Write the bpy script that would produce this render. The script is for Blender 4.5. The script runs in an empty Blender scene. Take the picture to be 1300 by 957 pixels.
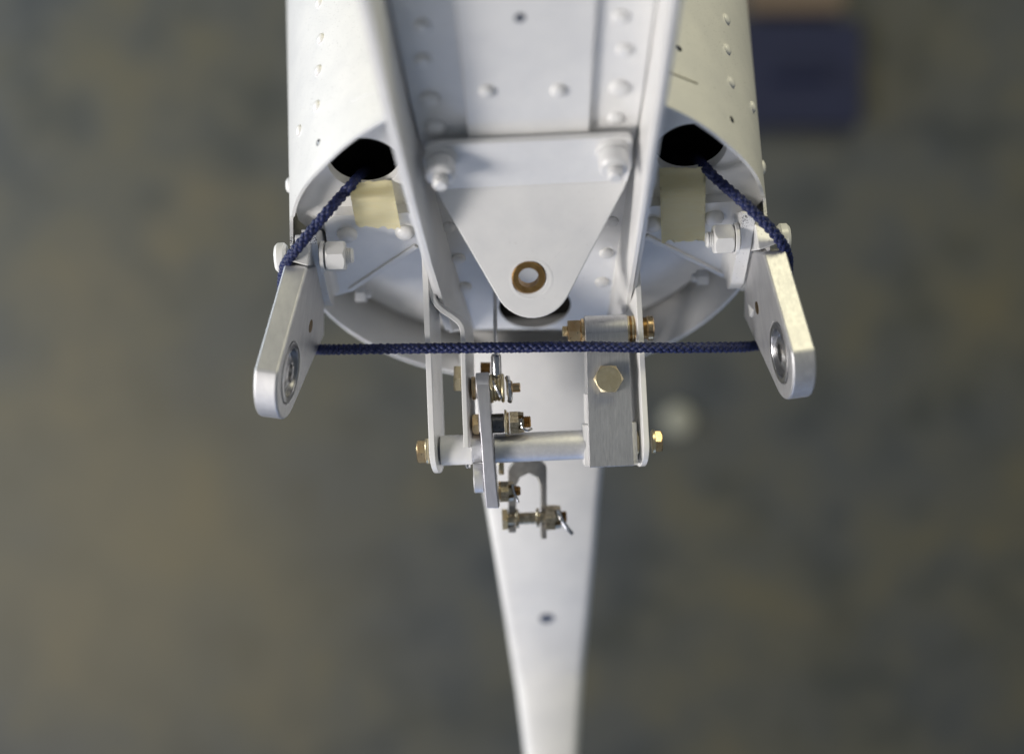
import bpy, bmesh, math, random
from mathutils import Vector, Matrix, Quaternion
from mathutils.geometry import tessellate_polygon
from mathutils.bvhtree import BVHTree

random.seed(7)
SC = bpy.context.scene
COL = SC.collection
PI = math.pi
U = 1.0 / 3000.0          # one authoring unit is a third of a millimetre
D = 1800.0                # camera height above the focal plane, in units
FLOOR_Z = -3500.0

# ------------------------------------------------------------------ camera
cd = bpy.data.cameras.new('camera')
cam = bpy.data.objects.new('camera', cd)
COL.objects.link(cam)
cam.location = (0, 0, D * U)
cd.sensor_width = 36.0
cd.lens = 36.0 * D / 1300.0
cd.clip_start = 0.01
cd.clip_end = 60
cd.dof.use_dof = True
cd.dof.focus_distance = (D - 16) * U
cd.dof.aperture_fstop = 2.5
SC.camera = cam

# ------------------------------------------------------------------ ambient and lamps of the workshop
w = bpy.data.worlds.new('World')
SC.world = w
w.use_nodes = True
bg = w.node_tree.nodes['Background']
bg.inputs[0].default_value = (0.74, 0.85, 1.0, 1)
bg.inputs[1].default_value = 0.15


def area(name, loc, target, sx, sy, power, color):
    ld = bpy.data.lights.new(name, 'AREA')
    ld.shape = 'RECTANGLE'
    ld.size, ld.size_y = sx, sy
    ld.energy = power
    ld.color = color
    o = bpy.data.objects.new(name, ld)
    COL.objects.link(o)
    o.location = loc
    o.rotation_euler = (Vector(target) - Vector(loc)).to_track_quat('-Z', 'Y').to_euler()
    return o


area('key_window', (-1.45, -0.55, 0.90), (-0.05, 0, -0.1), 0.50, 0.50, 32, (1.0, 0.95, 0.90))
area('front_window', (-1.0, -2.0, 0.45), (0, 0, 0), 1.0, 0.8, 9, (0.92, 0.92, 1.0))
low = area('low_front_window', (0.12, -1.75, -0.62), (0, -0.02, -0.06), 0.9, 0.6, 0.55, (0.36, 0.55, 1.0))
low.data.spread = math.radians(75)
area('warm_ceiling_lamp', (0.62, 1.50, 1.05), (0, 0, 0), 0.8, 0.6, 21, (1.0, 0.925, 0.62))
area('floor_fill_lamp', (-2.3, 0.75, -0.35), (0, 0.5, -1.1), 0.8, 0.7, 34, (0.86, 0.94, 1.0))  # added lamp out of view, brightens the left of the floor

SC.view_settings.view_transform = 'Standard'
SC.view_settings.look = 'None'
SC.view_settings.exposure = 0.0
SC.view_settings.gamma = 1.0
SC.view_settings.use_curve_mapping = False
SC.cycles.max_bounces = 8
SC.cycles.use_denoising = True


# ------------------------------------------------------------------ geometry helpers
def V(*a):
    return Vector(a)


def P(x, y, z=0.0):
    """point at height z that stands over photograph position x, y"""
    k = (D - z) / D
    return Vector(((x - 650.0) * k, (478.5 - y) * k, z))


EYE = Vector((0, 0, D))


def on(x, y, O, N):
    """where the line of sight x, y meets the plane O, N"""
    d = P(x, y, 0) - EYE
    t = (O - EYE).dot(N) / d.dot(N)
    return EYE + d * t


# frame of the tail: u to the right, t up along the bulkhead, n out of the tail end
ROLL = math.radians(2.4)
TILT = math.radians(35)
uu = V(math.cos(ROLL), -math.sin(ROLL) * -1, 0)
uu = V(math.cos(ROLL), math.sin(ROLL), 0)
ee = V(-math.sin(ROLL), math.cos(ROLL), 0)
tt = ee * math.sin(TILT) + V(0, 0, 1) * math.cos(TILT)
nn = -ee * math.cos(TILT) + V(0, 0, 1) * math.sin(TILT)
CC = P(671, 304, -30)


def B(a, b, c=0.0):
    return CC + uu * a + tt * b + nn * c


def OB(x, y, c=0.0):
    return on(x, y, CC + nn * c, nn)


def ab(p):
    q = p - CC
    return q.dot(uu), q.dot(tt), q.dot(nn)


def basis(axis):
    axis = axis.normalized()
    h = V(0, 0, 1) if abs(axis.z) < 0.9 else V(0, 1, 0)
    e1 = axis.cross(h).normalized()
    return e1, axis.cross(e1).normalized(), axis


def fillet(pts, r, seg=5):
    """round the corners of a 3D polygon; r is a number or a list"""
    out = []
    n = len(pts)
    for i in range(n):
        p, a, b = pts[i], pts[i - 1], pts[(i + 1) % n]
        ri = r[i] if isinstance(r, (list, tuple)) else r
        d1, d2 = (a - p), (b - p)
        l1, l2 = d1.length, d2.length
        d1.normalize(); d2.normalize()
        ang = d1.angle(d2)
        if ri <= 0 or ang > 3.05:
            out.append(p.copy()); continue
        cut = min(ri / math.tan(ang / 2), l1 * .48, l2 * .48)
        rr = cut * math.tan(ang / 2)
        bis = (d1 + d2).normalized()
        c = p + bis * (rr / math.sin(ang / 2))
        s, e = p + d1 * cut - c, p + d2 * cut - c
        for k in range(seg + 1):
            f = k / seg
            out.append(c + (s * (1 - f) + e * f).normalized() * rr)
    return out


def ring(c, e1, e2, r, n=32, r2=None):
    r2 = r if r2 is None else r2
    return [c + e1 * (math.cos(2 * PI * k / n) * r) + e2 * (math.sin(2 * PI * k / n) * r2) for k in range(n)]


def add_plate(bm, outer, nvec, thick, holes=(), tess=False):
    """solid sheet: outline (with holes) swept from its plane along nvec by thick"""
    loops = [list(outer)] + [list(h) for h in holes]
    base, idx, pts = [], 0, []
    for lp in loops:
        base.append((idx, len(lp)))
        idx += len(lp)
        pts += [Vector(p) for p in lp]
    e1, e2, _ = basis(nvec)
    o0 = pts[0]
    flat = [[Vector(((p - o0).dot(e1), (p - o0).dot(e2), 0)) for p in lp] for lp in loops]
    if tess or not holes:
        tris = tessellate_polygon(flat)
    else:
        tmp = bmesh.new()
        vs = [tmp.verts.new(p) for p in pts]
        for s, n in base:
            for i in range(n):
                tmp.edges.new((vs[s + i], vs[s + (i + 1) % n]))
        tmp.verts.index_update()
        bmesh.ops.triangle_fill(tmp, use_beauty=True, use_dissolve=False, edges=tmp.edges[:], normal=nvec)
        tris = [[v.index for v in f.verts] for f in tmp.faces]
        tmp.free()
    off = nvec.normalized() * thick
    a = [bm.verts.new(p) for p in pts]
    b = [bm.verts.new(p + off) for p in pts]
    for t in tris:
        bm.faces.new([b[i] for i in t])
        bm.faces.new([a[i] for i in reversed(t)])
    for s, n in base:
        for i in range(n):
            j, k = s + i, s + (i + 1) % n
            bm.faces.new((a[j], a[k], b[k], b[j]))
    return bm


def add_lathe(bm, o, axis, prof, n=32, e1=None, closed=False):
    """profile of (radius, height) pairs turned about an axis"""
    if e1 is None:
        e1, e2, ax = basis(axis)
    else:
        ax = axis.normalized()
        e1 = (e1 - ax * e1.dot(ax)).normalized()
        e2 = ax.cross(e1)
    rows = []
    for r, h in prof:
        if r < 1e-6:
            rows.append([bm.verts.new(o + ax * h)])
        else:
            rows.append([bm.verts.new(o + ax * h + e1 * (r * math.cos(2 * PI * k / n)) + e2 * (r * math.sin(2 * PI * k / n))) for k in range(n)])
    prs = list(zip(rows, rows[1:]))
    if closed:
        prs.append((rows[-1], rows[0]))
    for A, Bb in prs:
        for k in range(n):
            k2 = (k + 1) % n
            if len(A) == 1 and len(Bb) == 1:
                continue
            if len(A) == 1:
                bm.faces.new((A[0], Bb[k2], Bb[k]))
            elif len(Bb) == 1:
                bm.faces.new((A[k], A[k2], Bb[0]))
            else:
                bm.faces.new((A[k], A[k2], Bb[k2], Bb[k]))
    return bm


def add_cyl(bm, p0, p1, r, n=28, ch=0.0):
    d = p1 - p0
    L = d.length
    pr = [(0, 0), (r - ch, 0), (r, ch), (r, L - ch), (r - ch, L), (0, L)] if ch > 0 else [(0, 0), (r, 0), (r, L), (0, L)]
    return add_lathe(bm, p0, d, pr, n)


def add_hex(bm, p0, axis, flat_r, h, phase=0.0, chamfer=True, hole=0.0, both=False):
    """hexagon head or nut with the turned chamfer of a real one; flat_r is half the width across flats"""
    e1, e2, ax = basis(axis)
    n = 48
    k30 = math.tan(math.radians(30))

    def rad(th):
        m = (th % (PI / 3)) - PI / 6
        return flat_r / math.cos(m)
    rows = []
    ths = [2 * PI * k / n for k in range(n)]

    def row(fr, fz):
        rows.append([bm.verts.new(p0 + ax * fz(t) + (e1 * math.cos(t + phase) + e2 * math.sin(t + phase)) * fr(t)) for t in ths])
    cut = lambda t: (rad(t) - flat_r * .95) * k30 * 1.6
    if both:
        row(lambda t: flat_r * .97, lambda t: 0)
        row(rad, cut)
    else:
        row(rad, lambda t: 0)
    row(rad, lambda t: h - (cut(t) if chamfer else 0))
    row(lambda t: flat_r * (.95 if chamfer else 1.0), lambda t: h)
    c0 = bm.verts.new(p0)
    if hole > 0:
        row(lambda t: hole, lambda t: h)
        row(lambda t: hole, lambda t: h - 2)
    c1 = bm.verts.new(p0 + ax * (h - (2 if hole > 0 else 0)))
    for A, Bb in zip(rows, rows[1:]):
        for k in range(n):
            k2 = (k + 1) % n
            bm.faces.new((A[k], A[k2], Bb[k2], Bb[k]))
    for k in range(n):
        k2 = (k + 1) % n
        bm.faces.new((rows[0][k2], rows[0][k], c0))
        bm.faces.new((rows[-1][k], rows[-1][k2], c1))
    return bm


def catmull(pts, step):
    pts = [Vector(p) for p in pts]
    ext = [pts[0] * 2 - pts[1]] + pts + [pts[-1] * 2 - pts[-2]]
    out = []
    for i in range(1, len(ext) - 2):
        p0, p1, p2, p3 = ext[i - 1:i + 3]
        n = max(2, int((p2 - p1).length / 1.0))
        for k in range(n):
            t = k / n
            out.append(.5 * ((2 * p1) + (p2 - p0) * t + (2 * p0 - 5 * p1 + 4 * p2 - p3) * t * t + (3 * p1 - p0 - 3 * p2 + p3) * t ** 3))
    out.append(pts[-1])
    # even spacing
    res = [out[0]]
    acc = 0.0
    for a, b in zip(out, out[1:]):
        L = (b - a).length
        while acc + L >= step and L > 0:
            f = (step - acc) / L
            a = a + (b - a) * f
            res.append(a)
            L = (b - a).length
            acc = 0.0
        acc += L
    return res


def frames(path):
    fr = []
    t = (path[1] - path[0]).normalized()
    e1, e2, _ = basis(t)
    for i, p in enumerate(path):
        a = path[max(0, i - 1)]; b = path[min(len(path) - 1, i + 1)]
        t2 = (b - a).normalized()
        q = t.rotation_difference(t2)
        e1 = q @ e1
        e1 = (e1 - t2 * e1.dot(t2)).normalized()
        e2 = t2.cross(e1)
        t = t2
        fr.append((p, t2, e1, e2))
    return fr


def add_tube(bm, path, r, n=10):
    rows = []
    for p, t, e1, e2 in frames(path):
        rows.append([bm.verts.new(p + e1 * (r * math.cos(2 * PI * k / n)) + e2 * (r * math.sin(2 * PI * k / n))) for k in range(n)])
    for A, Bb in zip(rows, rows[1:]):
        for k in range(n):
            k2 = (k + 1) % n
            bm.faces.new((A[k], A[k2], Bb[k2], Bb[k]))
    bm.faces.new(list(reversed(rows[0])))
    bm.faces.new(rows[-1])
    return bm


def add_box(bm, o, ax, ay, az):
    """box from a corner and three edge vectors"""
    v = [bm.verts.new(o + ax * i + ay * j + az * k) for k in (0, 1) for j in (0, 1) for i in (0, 1)]
    for f in ((0, 2, 3, 1), (4, 5, 7, 6), (0, 1, 5, 4), (2, 6, 7, 3), (0, 4, 6, 2), (1, 3, 7, 5)):
        bm.faces.new([v[i] for i in f])
    return bm


# ------------------------------------------------------------------ object helpers
WORLD = {}


def thing(name, label, cat, at, group=None, kind=None):
    o = bpy.data.objects.new(name, None)
    o.empty_display_size = 0.01
    COL.objects.link(o)
    o.location = at * U
    WORLD[o.name] = at * U
    o['label'] = label
    o['category'] = cat
    if group:
        o['group'] = group
    if kind:
        o['kind'] = kind
    return o


def tag(o, label=None, cat=None, group=None, kind=None):
    for k, v in (('label', label), ('category', cat), ('group', group), ('kind', kind)):
        if v:
            o[k] = v
    return o


def obj(name, bm, mat, parent=None, bevel=0.0, sharp=35, seg=2, origin=None):
    bmesh.ops.recalc_face_normals(bm, faces=bm.faces[:])
    if origin is None:
        lo = Vector((min(v.co.x for v in bm.verts), min(v.co.y for v in bm.verts), min(v.co.z for v in bm.verts)))
        hi = Vector((max(v.co.x for v in bm.verts), max(v.co.y for v in bm.verts), max(v.co.z for v in bm.verts)))
        origin = (lo + hi) / 2
    for v in bm.verts:
        v.co = (v.co - origin) * U
    lim = math.radians(sharp)
    for f in bm.faces:
        f.smooth = True
    if bevel <= 0:
        for e in bm.edges:
            if len(e.link_faces) != 2 or e.calc_face_angle(0) > lim:
                e.smooth = False
    me = bpy.data.meshes.new(name)
    bm.to_mesh(me)
    bm.free()
    me.materials.append(mat)
    o = bpy.data.objects.new(name, me)
    COL.objects.link(o)
    wl = origin * U
    WORLD[o.name] = wl
    if parent:
        o.parent = parent
        o.location = wl - WORLD[parent.name]
    else:
        o.location = wl
    if bevel > 0:
        m = o.modifiers.new('bevel', 'BEVEL')
        m.width = bevel * U
        m.segments = seg
        m.limit_method = 'ANGLE'
        m.angle_limit = lim
        m.harden_normals = True
    return o


def stamp(name, me, parent, at, axis, scale=1.0):
    """a further copy of a small mesh that is modelled about +Z"""
    o = bpy.data.objects.new(name, me)
    COL.objects.link(o)
    wl = at * U
    WORLD[o.name] = wl
    o.parent = parent
    o.location = wl - WORLD[parent.name]
    o.rotation_mode = 'QUATERNION'
    o.rotation_quaternion = Vector((0, 0, 1)).rotation_difference(axis.normalized())
    o.scale = (scale, scale, scale)
    return o


def mesh_of(name, bm, mat, sharp=35):
    bmesh.ops.recalc_face_normals(bm, faces=bm.faces[:])
    for v in bm.verts:
        v.co = v.co * U
    for f in bm.faces:
        f.smooth = True
    for e in bm.edges:
        if len(e.link_faces) != 2 or e.calc_face_angle(0) > math.radians(sharp):
            e.smooth = False
    me = bpy.data.meshes.new(name)
    bm.to_mesh(me)
    bm.free()
    me.materials.append(mat)
    return me


# ------------------------------------------------------------------ materials
def new_mat(name):
    m = bpy.data.materials.new(name)
    m.use_nodes = True
    nt = m.node_tree
    return m, nt, nt.nodes['Principled BSDF']


def node(nt, t, **kw):
    n = nt.nodes.new(t)
    for k, v in kw.items():
        setattr(n, k, v)
    return n


def noise(nt, scale, detail=3, rough=.55, vec=None, world=False):
    n = node(nt, 'ShaderNodeTexNoise')
    n.inputs['Scale'].default_value = scale
    n.inputs['Detail'].default_value = detail
    n.inputs['Roughness'].default_value = rough
    if vec is None:
        if world:
            g = node(nt, 'ShaderNodeNewGeometry')
            vec = g.outputs['Position']
        else:
            tc = node(nt, 'ShaderNodeTexCoord')
            vec = tc.outputs['Object']
    nt.links.new(vec, n.inputs['Vector'])
    return n


def ramp(nt, fac, stops):
    r = node(nt, 'ShaderNodeValToRGB')
    while len(r.color_ramp.elements) < len(stops):
        r.color_ramp.elements.new(.5)
    for e, (p, c) in zip(r.color_ramp.elements, stops):
        e.position = p
        e.color = tuple(c) + (1,) if len(c) == 3 else c
    nt.links.new(fac, r.inputs[0])
    return r


def bump(nt, bsdf, height, strength, dist):
    b = node(nt, 'ShaderNodeBump')
    b.inputs['Strength'].default_value = strength
    b.inputs['Distance'].default_value = dist
    nt.links.new(height, b.inputs['Height'])
    nt.links.new(b.outputs[0], bsdf.inputs['Normal'])


def paint(name, c0, c1, rough=.38, bump_s=.12, coat=0.15, specks=None):
    m, nt, b = new_mat(name)
    n = noise(nt, 45, 5, .6, world=True)
    r = ramp(nt, n.outputs[0], [(.32, c0), (.68, c1)])
    col = r.outputs[0]
    n3 = noise(nt, 900, 2, .6, world=True)
    dust = ramp(nt, n3.outputs[0], [(.70, (1, 1, 1)), (.76, (.55, .52, .46))])
    mx = node(nt, 'ShaderNodeMix', data_type='RGBA', blend_type='MULTIPLY')
    mx.inputs[0].default_value = .5
    nt.links.new(col, mx.inputs[6]); nt.links.new(dust.outputs[0], mx.inputs[7])
    col = mx.outputs[2]
    if specks:
        g = node(nt, 'ShaderNodeNewGeometry')
        vn = noise(nt, 1900, 2, .5, world=True)
        tot = None
        for (p, rad) in specks:
            ds = node(nt, 'ShaderNodeVectorMath', operation='DISTANCE')
            nt.links.new(g.outputs['Position'], ds.inputs[0])
            ds.inputs[1].default_value = p * U
            mr = node(nt, 'ShaderNodeMapRange')
            mr.inputs[1].default_value = rad * U * .25
            mr.inputs[2].default_value = rad * U
            mr.inputs[3].default_value = .21
            mr.inputs[4].default_value = 0
            nt.links.new(ds.outputs['Value'], mr.inputs[0])
            if tot is None:
                tot = mr.outputs[0]
            else:
                ad = node(nt, 'ShaderNodeMath', operation='MAXIMUM')
                nt.links.new(tot, ad.inputs[0]); nt.links.new(mr.outputs[0], ad.inputs[1])
                tot = ad.outputs[0]
        ad = node(nt, 'ShaderNodeMath', operation='ADD')
        nt.links.new(tot, ad.inputs[0]); nt.links.new(vn.outputs[0], ad.inputs[1])
        rs = ramp(nt, ad.outputs[0], [(.70, (0, 0, 0)), (.725, (1, 1, 1))])
        mk = node(nt, 'ShaderNodeMix', data_type='RGBA')
        nt.links.new(rs.outputs[0], mk.inputs[0])
        nt.links.new(col, mk.inputs[6])
        mk.inputs[7].default_value = (.035, .03, .03, 1)
        col = mk.outputs[2]
    nt.links.new(col, b.inputs['Base Color'])
    b.inputs['Roughness'].default_value = rough
    b.inputs['Coat Weight'].default_value = coat
    b.inputs['Coat Roughness'].default_value = .18
    n2 = noise(nt, 420, 4, .6, world=True)
    bump(nt, b, n2.outputs[0], bump_s, .0004)
    return m


def metal(name, c0, c1, rough=.3, var=.12, scale=160, stretch=None, bump_s=.06):
    m, nt, b = new_mat(name)
    tc = node(nt, 'ShaderNodeTexCoord')
    vec = tc.outputs['Object']
    if stretch:
        mp = node(nt, 'ShaderNodeMapping')
        mp.inputs['Scale'].default_value = stretch
        nt.links.new(vec, mp.inputs[0])
        vec = mp.outputs[0]
    n = noise(nt, scale, 4, .6, vec)
    r = ramp(nt, n.outputs[0], [(.3, c0), (.7, c1)])
    nt.links.new(r.outputs[0], b.inputs['Base Color'])
    b.inputs['Metallic'].default_value = 1
    mr = node(nt, 'ShaderNodeMapRange')
    mr.inputs[3].default_value = max(.05, rough - var)
    mr.inputs[4].default_value = rough + var
    n2 = noise(nt, scale * 3, 4, .6, vec)
    nt.links.new(n2.outputs[0], mr.inputs[0])
    nt.links.new(mr.outputs[0], b.inputs['Roughness'])
    bump(nt, b, n2.outputs[0], bump_s, .0002)
    return m


W0, W1 = (.70, .70, .70), (.79, .785, .77)
white = paint('white_paint', W0, W1)
white_flat = paint('white_paint_satin', W0, W1, rough=.5, coat=0)
specky = paint('white_paint_black_specks', W0, W1, specks=[
    (P(406, 306, 50), 24), (P(408, 317, 44), 15), (P(374, 310, 25), 18),
    (P(938, 285, 50), 24), (P(979, 278, 28), 24), (P(942, 302, 42), 16)])
shade_dark = paint('painted_shade_black', (.012, .012, .012), (.018, .017, .015), rough=.8, coat=0)  # near-black colour painted in as the shade of recesses and gaps
aluminium = metal('bare_aluminium', (.70, .70, .72), (.78, .78, .79), .56, .08, 500, bump_s=.1)
brushed = metal('brushed_aluminium', (.56, .56, .57), (.70, .70, .71), .45, .1, 160, (9, .7, 9), .18)
steel = metal('bright_steel', (.55, .55, .56), (.68, .68, .68), .2, .08, 300)
dark_steel = metal('dark_steel', (.10, .10, .11), (.2, .2, .2), .3, .1, 300)
gold = metal('yellow_zinc_plating', (.72, .61, .38), (.84, .73, .50), .38, .1, 420, bump_s=.12)
gold_rose = metal('rosy_zinc_plating', (.66, .44, .23), (.76, .60, .36), .3, .1, 260, bump_s=.1)
bronze = metal('bronze_bushing', (.30, .17, .06), (.45, .28, .11), .38, .12, 350, bump_s=.15)


def fabric(name, c0, c1):
    m, nt, b = new_mat(name)
    n = noise(nt, 700, 4, .7, world=True)
    r = ramp(nt, n.outputs[0], [(.3, c0), (.7, c1)])
    nt.links.new(r.outputs[0], b.inputs['Base Color'])
    b.inputs['Roughness'].default_value = .5
    b.inputs['Sheen Weight'].default_value = .03
    n2 = noise(nt, 2500, 3, .7, world=True)
    bump(nt, b, n2.outputs[0], .5, .0003)
    return m


navy = fabric('navy_polyester', (.003, .007, .04), (.006, .017, .115))


def tape_mat():
    m, nt, b = new_mat('cream_masking_tape')
    tc = node(nt, 'ShaderNodeTexCoord')
    mp = node(nt, 'ShaderNodeMapping')
    mp.inputs['Scale'].default_value = (1, 5, 5)
    nt.links.new(tc.outputs['Object'], mp.inputs[0])
    n = noise(nt, 120, 6, .7, mp.outputs[0])
    r = ramp(nt, n.outputs[0], [(.3, (.90, .83, .55)), (.7, (.93, .88, .64))])
    nt.links.new(r.outputs[0], b.inputs['Base Color'])
    b.inputs['Roughness'].default_value = .6
    b.inputs['Subsurface Weight'].default_value = .1
    b.inputs['Subsurface Radius'].default_value = (.001, .0008, .0004)
    bump(nt, b, n.outputs[0], .35, .0004)
    return m


tape_m = tape_mat()


def floor_mat():
    m, nt, b = new_mat('mottled_concrete')
    n = noise(nt, 3.0, 5, .6, world=True)
    n2 = noise(nt, 11.0, 5, .65, world=True)
    r = ramp(nt, n.outputs[0], [(.34, (.050, .057, .064)), (.46, (.060, .064, .062)), (.55, (.071, .071, .057)), (.66, (.090, .083, .058))])
    r2 = ramp(nt, n2.outputs[0], [(.36, (.60, .65, .70)), (.50, (1, 1, 1)), (.64, (1.22, 1.14, .95))])
    mx = node(nt, 'ShaderNodeMix', data_type='RGBA', blend_type='MULTIPLY')
    mx.inputs[0].default_value = 1
    nt.links.new(r.outputs[0], mx.inputs[6]); nt.links.new(r2.outputs[0], mx.inputs[7])
    # a worn tan patch of dust at the lower left, with a ragged edge
    g = node(nt, 'ShaderNodeNewGeometry')
    ds = node(nt, 'ShaderNodeVectorMath', operation='DISTANCE')
    nt.links.new(g.outputs['Position'], ds.inputs[0])
    ds.inputs[1].default_value = P(170, 700, FLOOR_Z) * U
    sb = node(nt, 'ShaderNodeMath', operation='MULTIPLY_ADD')
    nt.links.new(n2.outputs[0], sb.inputs[0])
    sb.inputs[1].default_value = .55
    nt.links.new(ds.outputs['Value'], sb.inputs[2])
    rp = ramp(nt, sb.outputs[0], [(.32, (.6, .6, .6)), (.62, (0, 0, 0))])
    mk = node(nt, 'ShaderNodeMix', data_type='RGBA')
    nt.links.new(rp.outputs[0], mk.inputs[0])
    nt.links.new(mx.outputs[2], mk.inputs[6])
    mk.inputs[7].default_value = (.115, .10, .058, 1)
    nt.links.new(mk.outputs[2], b.inputs['Base Color'])
    b.inputs['Roughness'].default_value = .6
    bump(nt, b, n2.outputs[0], .2, .004)
    return m


# ------------------------------------------------------------------ floor
bm = bmesh.new()
ev = 9000
add_box(bm, V(-ev, -ev, FLOOR_Z - 60), V(2 * ev, 0, 0), V(0, 2 * ev, 0), V(0, 0, 60))
fl = obj('floor', bm, floor_mat())
tag(fl, 'mottled grey and olive concrete workshop floor far below', 'floor', kind='structure')


def F(x, y, h=0):
    return P(x, y, FLOOR_Z + h)


# ------------------------------------------------------------------ tail cone
tail = thing('tail_cone', 'white riveted aircraft tail cone with open end and round bulkhead', 'aircraft tail', B(0, -310, 0))


def skin_pt(al, s, r0=305.0, off=0.0, grow=.065):
    r = r0 + grow * s + off
    return CC - nn * s + uu * (r * math.cos(al)) + tt * (r * math.sin(al))


def add_skin(bm, a0, a1, start, s1=900, na=48, ns=16, th=4.0, r0=305.0):
    outer, inner = [], []
    for i in range(na + 1):
        al = a0 + (a1 - a0) * i / na
        s0 = start(al)
        co, ci = [], []
        for j in range(ns + 1):
            s = s0 + (s1 - s0) * (j / ns) ** 1.4
            co.append(bm.verts.new(skin_pt(al, s, r0)))
            ci.append(bm.verts.new(skin_pt(al, s, r0, -th)))
        outer.append(co); inner.append(ci)
    for i in range(na):
        for j in range(ns):
            bm.faces.new((outer[i][j], outer[i + 1][j], outer[i + 1][j + 1], outer[i][j + 1]))
            bm.faces.new((inner[i][j], inner[i][j + 1], inner[i + 1][j + 1], inner[i + 1][j]))
        bm.faces.new((outer[i][0], inner[i][0], inner[i + 1][0], outer[i + 1][0]))
        bm.faces.new((outer[i][ns], outer[i + 1][ns], inner[i + 1][ns], inner[i][ns]))
    for i in (0, na):
        for j in range(ns):
            bm.faces.new((outer[i][j], outer[i][j + 1], inner[i][j + 1], inner[i][j]))
    return bm


def rad(d):
    return math.radians(d)


def sstep(e0, e1, x):
    t = min(1, max(0, (x - e0) / (e1 - e0)))  # smooth step, also for falling edges
    return t * t * (3 - 2 * t)


def edge(d):
    return -78 * sstep(168.5, 174.5, d) - 15 * sstep(169, 164, d) - 17 * sstep(163, 138, d)


BVH = {}
skins = {}
for side in (-1, 1):
    bm = bmesh.new()
    if side < 0:
        add_skin(bm, rad(119), rad(196), lambda al: edge(math.degrees(al)), na=160)
    else:
        add_skin(bm, rad(61), rad(-16), lambda al: edge(180 - math.degrees(al)), na=160)
    bmesh.ops.recalc_face_normals(bm, faces=bm.faces[:])
    BVH[side] = BVHTree.FromBMesh(bm)
    skins[side] = obj('side_skin', bm, specky, tail)
bm = bmesh.new()
add_skin(bm, rad(196.3), rad(343.7), lambda al: -4, na=64, r0=309)
obj('belly_skin', bm, white, tail)


def hit(side, x, y):
    d = (P(x, y, 0) - EYE).normalized()
    loc, nor, _, _ = BVH[side].ray_cast(EYE, d)
    if nor.dot(d) > 0:
        nor = -nor
    return loc, nor


def rivet_mesh(name, r, h, mat):
    b = bmesh.new()
    add_lathe(b, V(0, 0, 0), V(0, 0, 1), [(r, -1), (r, h * .25), (r * .86, h * .62), (r * .55, h * .9), (0, h)], 16)
    return mesh_of(name, b, mat, 60)


riv = rivet_mesh('rivet', 7.5, 4.2, white)
riv_dark = rivet_mesh('hole_disc', 4.5, 1.0, dark_steel)  # dark disc, the shade of an open hole put into its colour
for side, lst in ((-1, [(405, 4), (407, 50), (404, 90), (402, 135), (380, 166)]),
                  (1, [(922, 25), (923, 63), (928, 105), (955, 136)])):
    for x, y in lst:
        loc, nor = hit(side, x, y)
        stamp('rivet', riv, skins[side], loc, nor)
for side, x, y in ((-1, 404, 181), (1, 929, 152), (1, 862, 62)):
    loc, nor = hit(side, x, y)
    stamp('dark_hole_disc', riv_dark, skins[side], loc, nor)
# rivets on the silhouettes of the skin
for side, al, s in ((-1, 176, 92), (1, 4, 88)):
    stamp('rivet', riv, skins[side], skin_pt(rad(al), s), (uu * math.cos(rad(al)) + tt * math.sin(rad(al))), 1.35)
plain_grey = paint('grey_scuff', (.30, .28, .22), (.36, .34, .28), rough=.7, coat=0)
# an old scribed line in the paint of the right skin
bm = bmesh.new()
pts = []
for k in range(7):
    loc, nor = hit(1, 846 + k * 6.5, 91 + k * 2.6)
    pts.append(loc + nor * .4)
add_tube(bm, pts, 1.1, 6)
obj('scratch', bm, plain_grey, skins[1])
pts = []
bm = bmesh.new()
for k in range(7):
    loc, nor = hit(-1, 446 + k * 5, 129 - k * 2.2)
    pts.append(loc + nor * .3)
add_tube(bm, pts, .8, 6)
obj('scratch', bm, white_flat, skins[-1])

# bulkhead with three lightening holes
HOLES = [(462, 208, 47), (877, 190, 47)]


def plane_ring(x, y, r, c, n=40, lim=None, r2=None):
    o = OB(x, y, c)
    pts = ring(o, uu, tt, r, n, r2)
    if lim:
        q = []
        for p in pts:
            a, b_, c_ = ab(p)
            d = math.hypot(a, b_)
            k = min(1, lim / d)
            q.append(B(a * k, b_ * k, c_))
        pts = q
    return pts


bm = bmesh.new()
cb = -60.0
outer = ring(B(0, 0, cb - 3), uu, tt, 283, 96)
add_plate(bm, outer, nn, 3.0, [plane_ring(x, y, 62, cb - 3, lim=274) for x, y, r in HOLES] + [plane_ring(662, 398, 92, cb - 3, r2=80)])
bulk = obj('bulkhead', bm, white, tail)
# raised upper panels, each with a lightening hole that the cord leaves through
cu = -12.0
for side, (hx0, hy0, hr0) in zip((-1, 1), HOLES):
    bm = bmesh.new()
    pts = []
    for k in range(25):
        al = rad(99 + (163 - 99) * k / 24)
        al = al if side < 0 else PI - al
        pts.append(B(299 * math.cos(al), 299 * math.sin(al), cu))
    low = [(375, 268), (379, 280), (390, 289), (402, 291), (545, 292)] if side < 0 else [(970, 244), (967, 256), (957, 265), (945, 268), (806, 276)]
    pts += [OB(x, y, cu) for x, y in low]
    add_plate(bm, pts, nn, -14, [plane_ring(hx0, hy0, hr0 * .93, cu, lim=286)], tess=True)
    obj('upper_panel', bm, white, bulk, bevel=4.5, sharp=40, seg=4)
# rolled edge of the bulkhead
bm = bmesh.new()
pr = [(282.5, cb - 3), (282.5, cb)]
for k in range(9):
    a = PI / 2 * k / 8
    pr.append((282.5 + 16 * math.sin(a), cb - 16 * (1 - math.cos(a))))
pr += [(298.5, cb - 40), (295.5, cb - 40), (295.5, cb - 18), (284, cb - 4)]
add_lathe(bm, CC, nn, pr, 128, e1=uu, closed=True)
obj('flange', bm, white, bulk)
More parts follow.
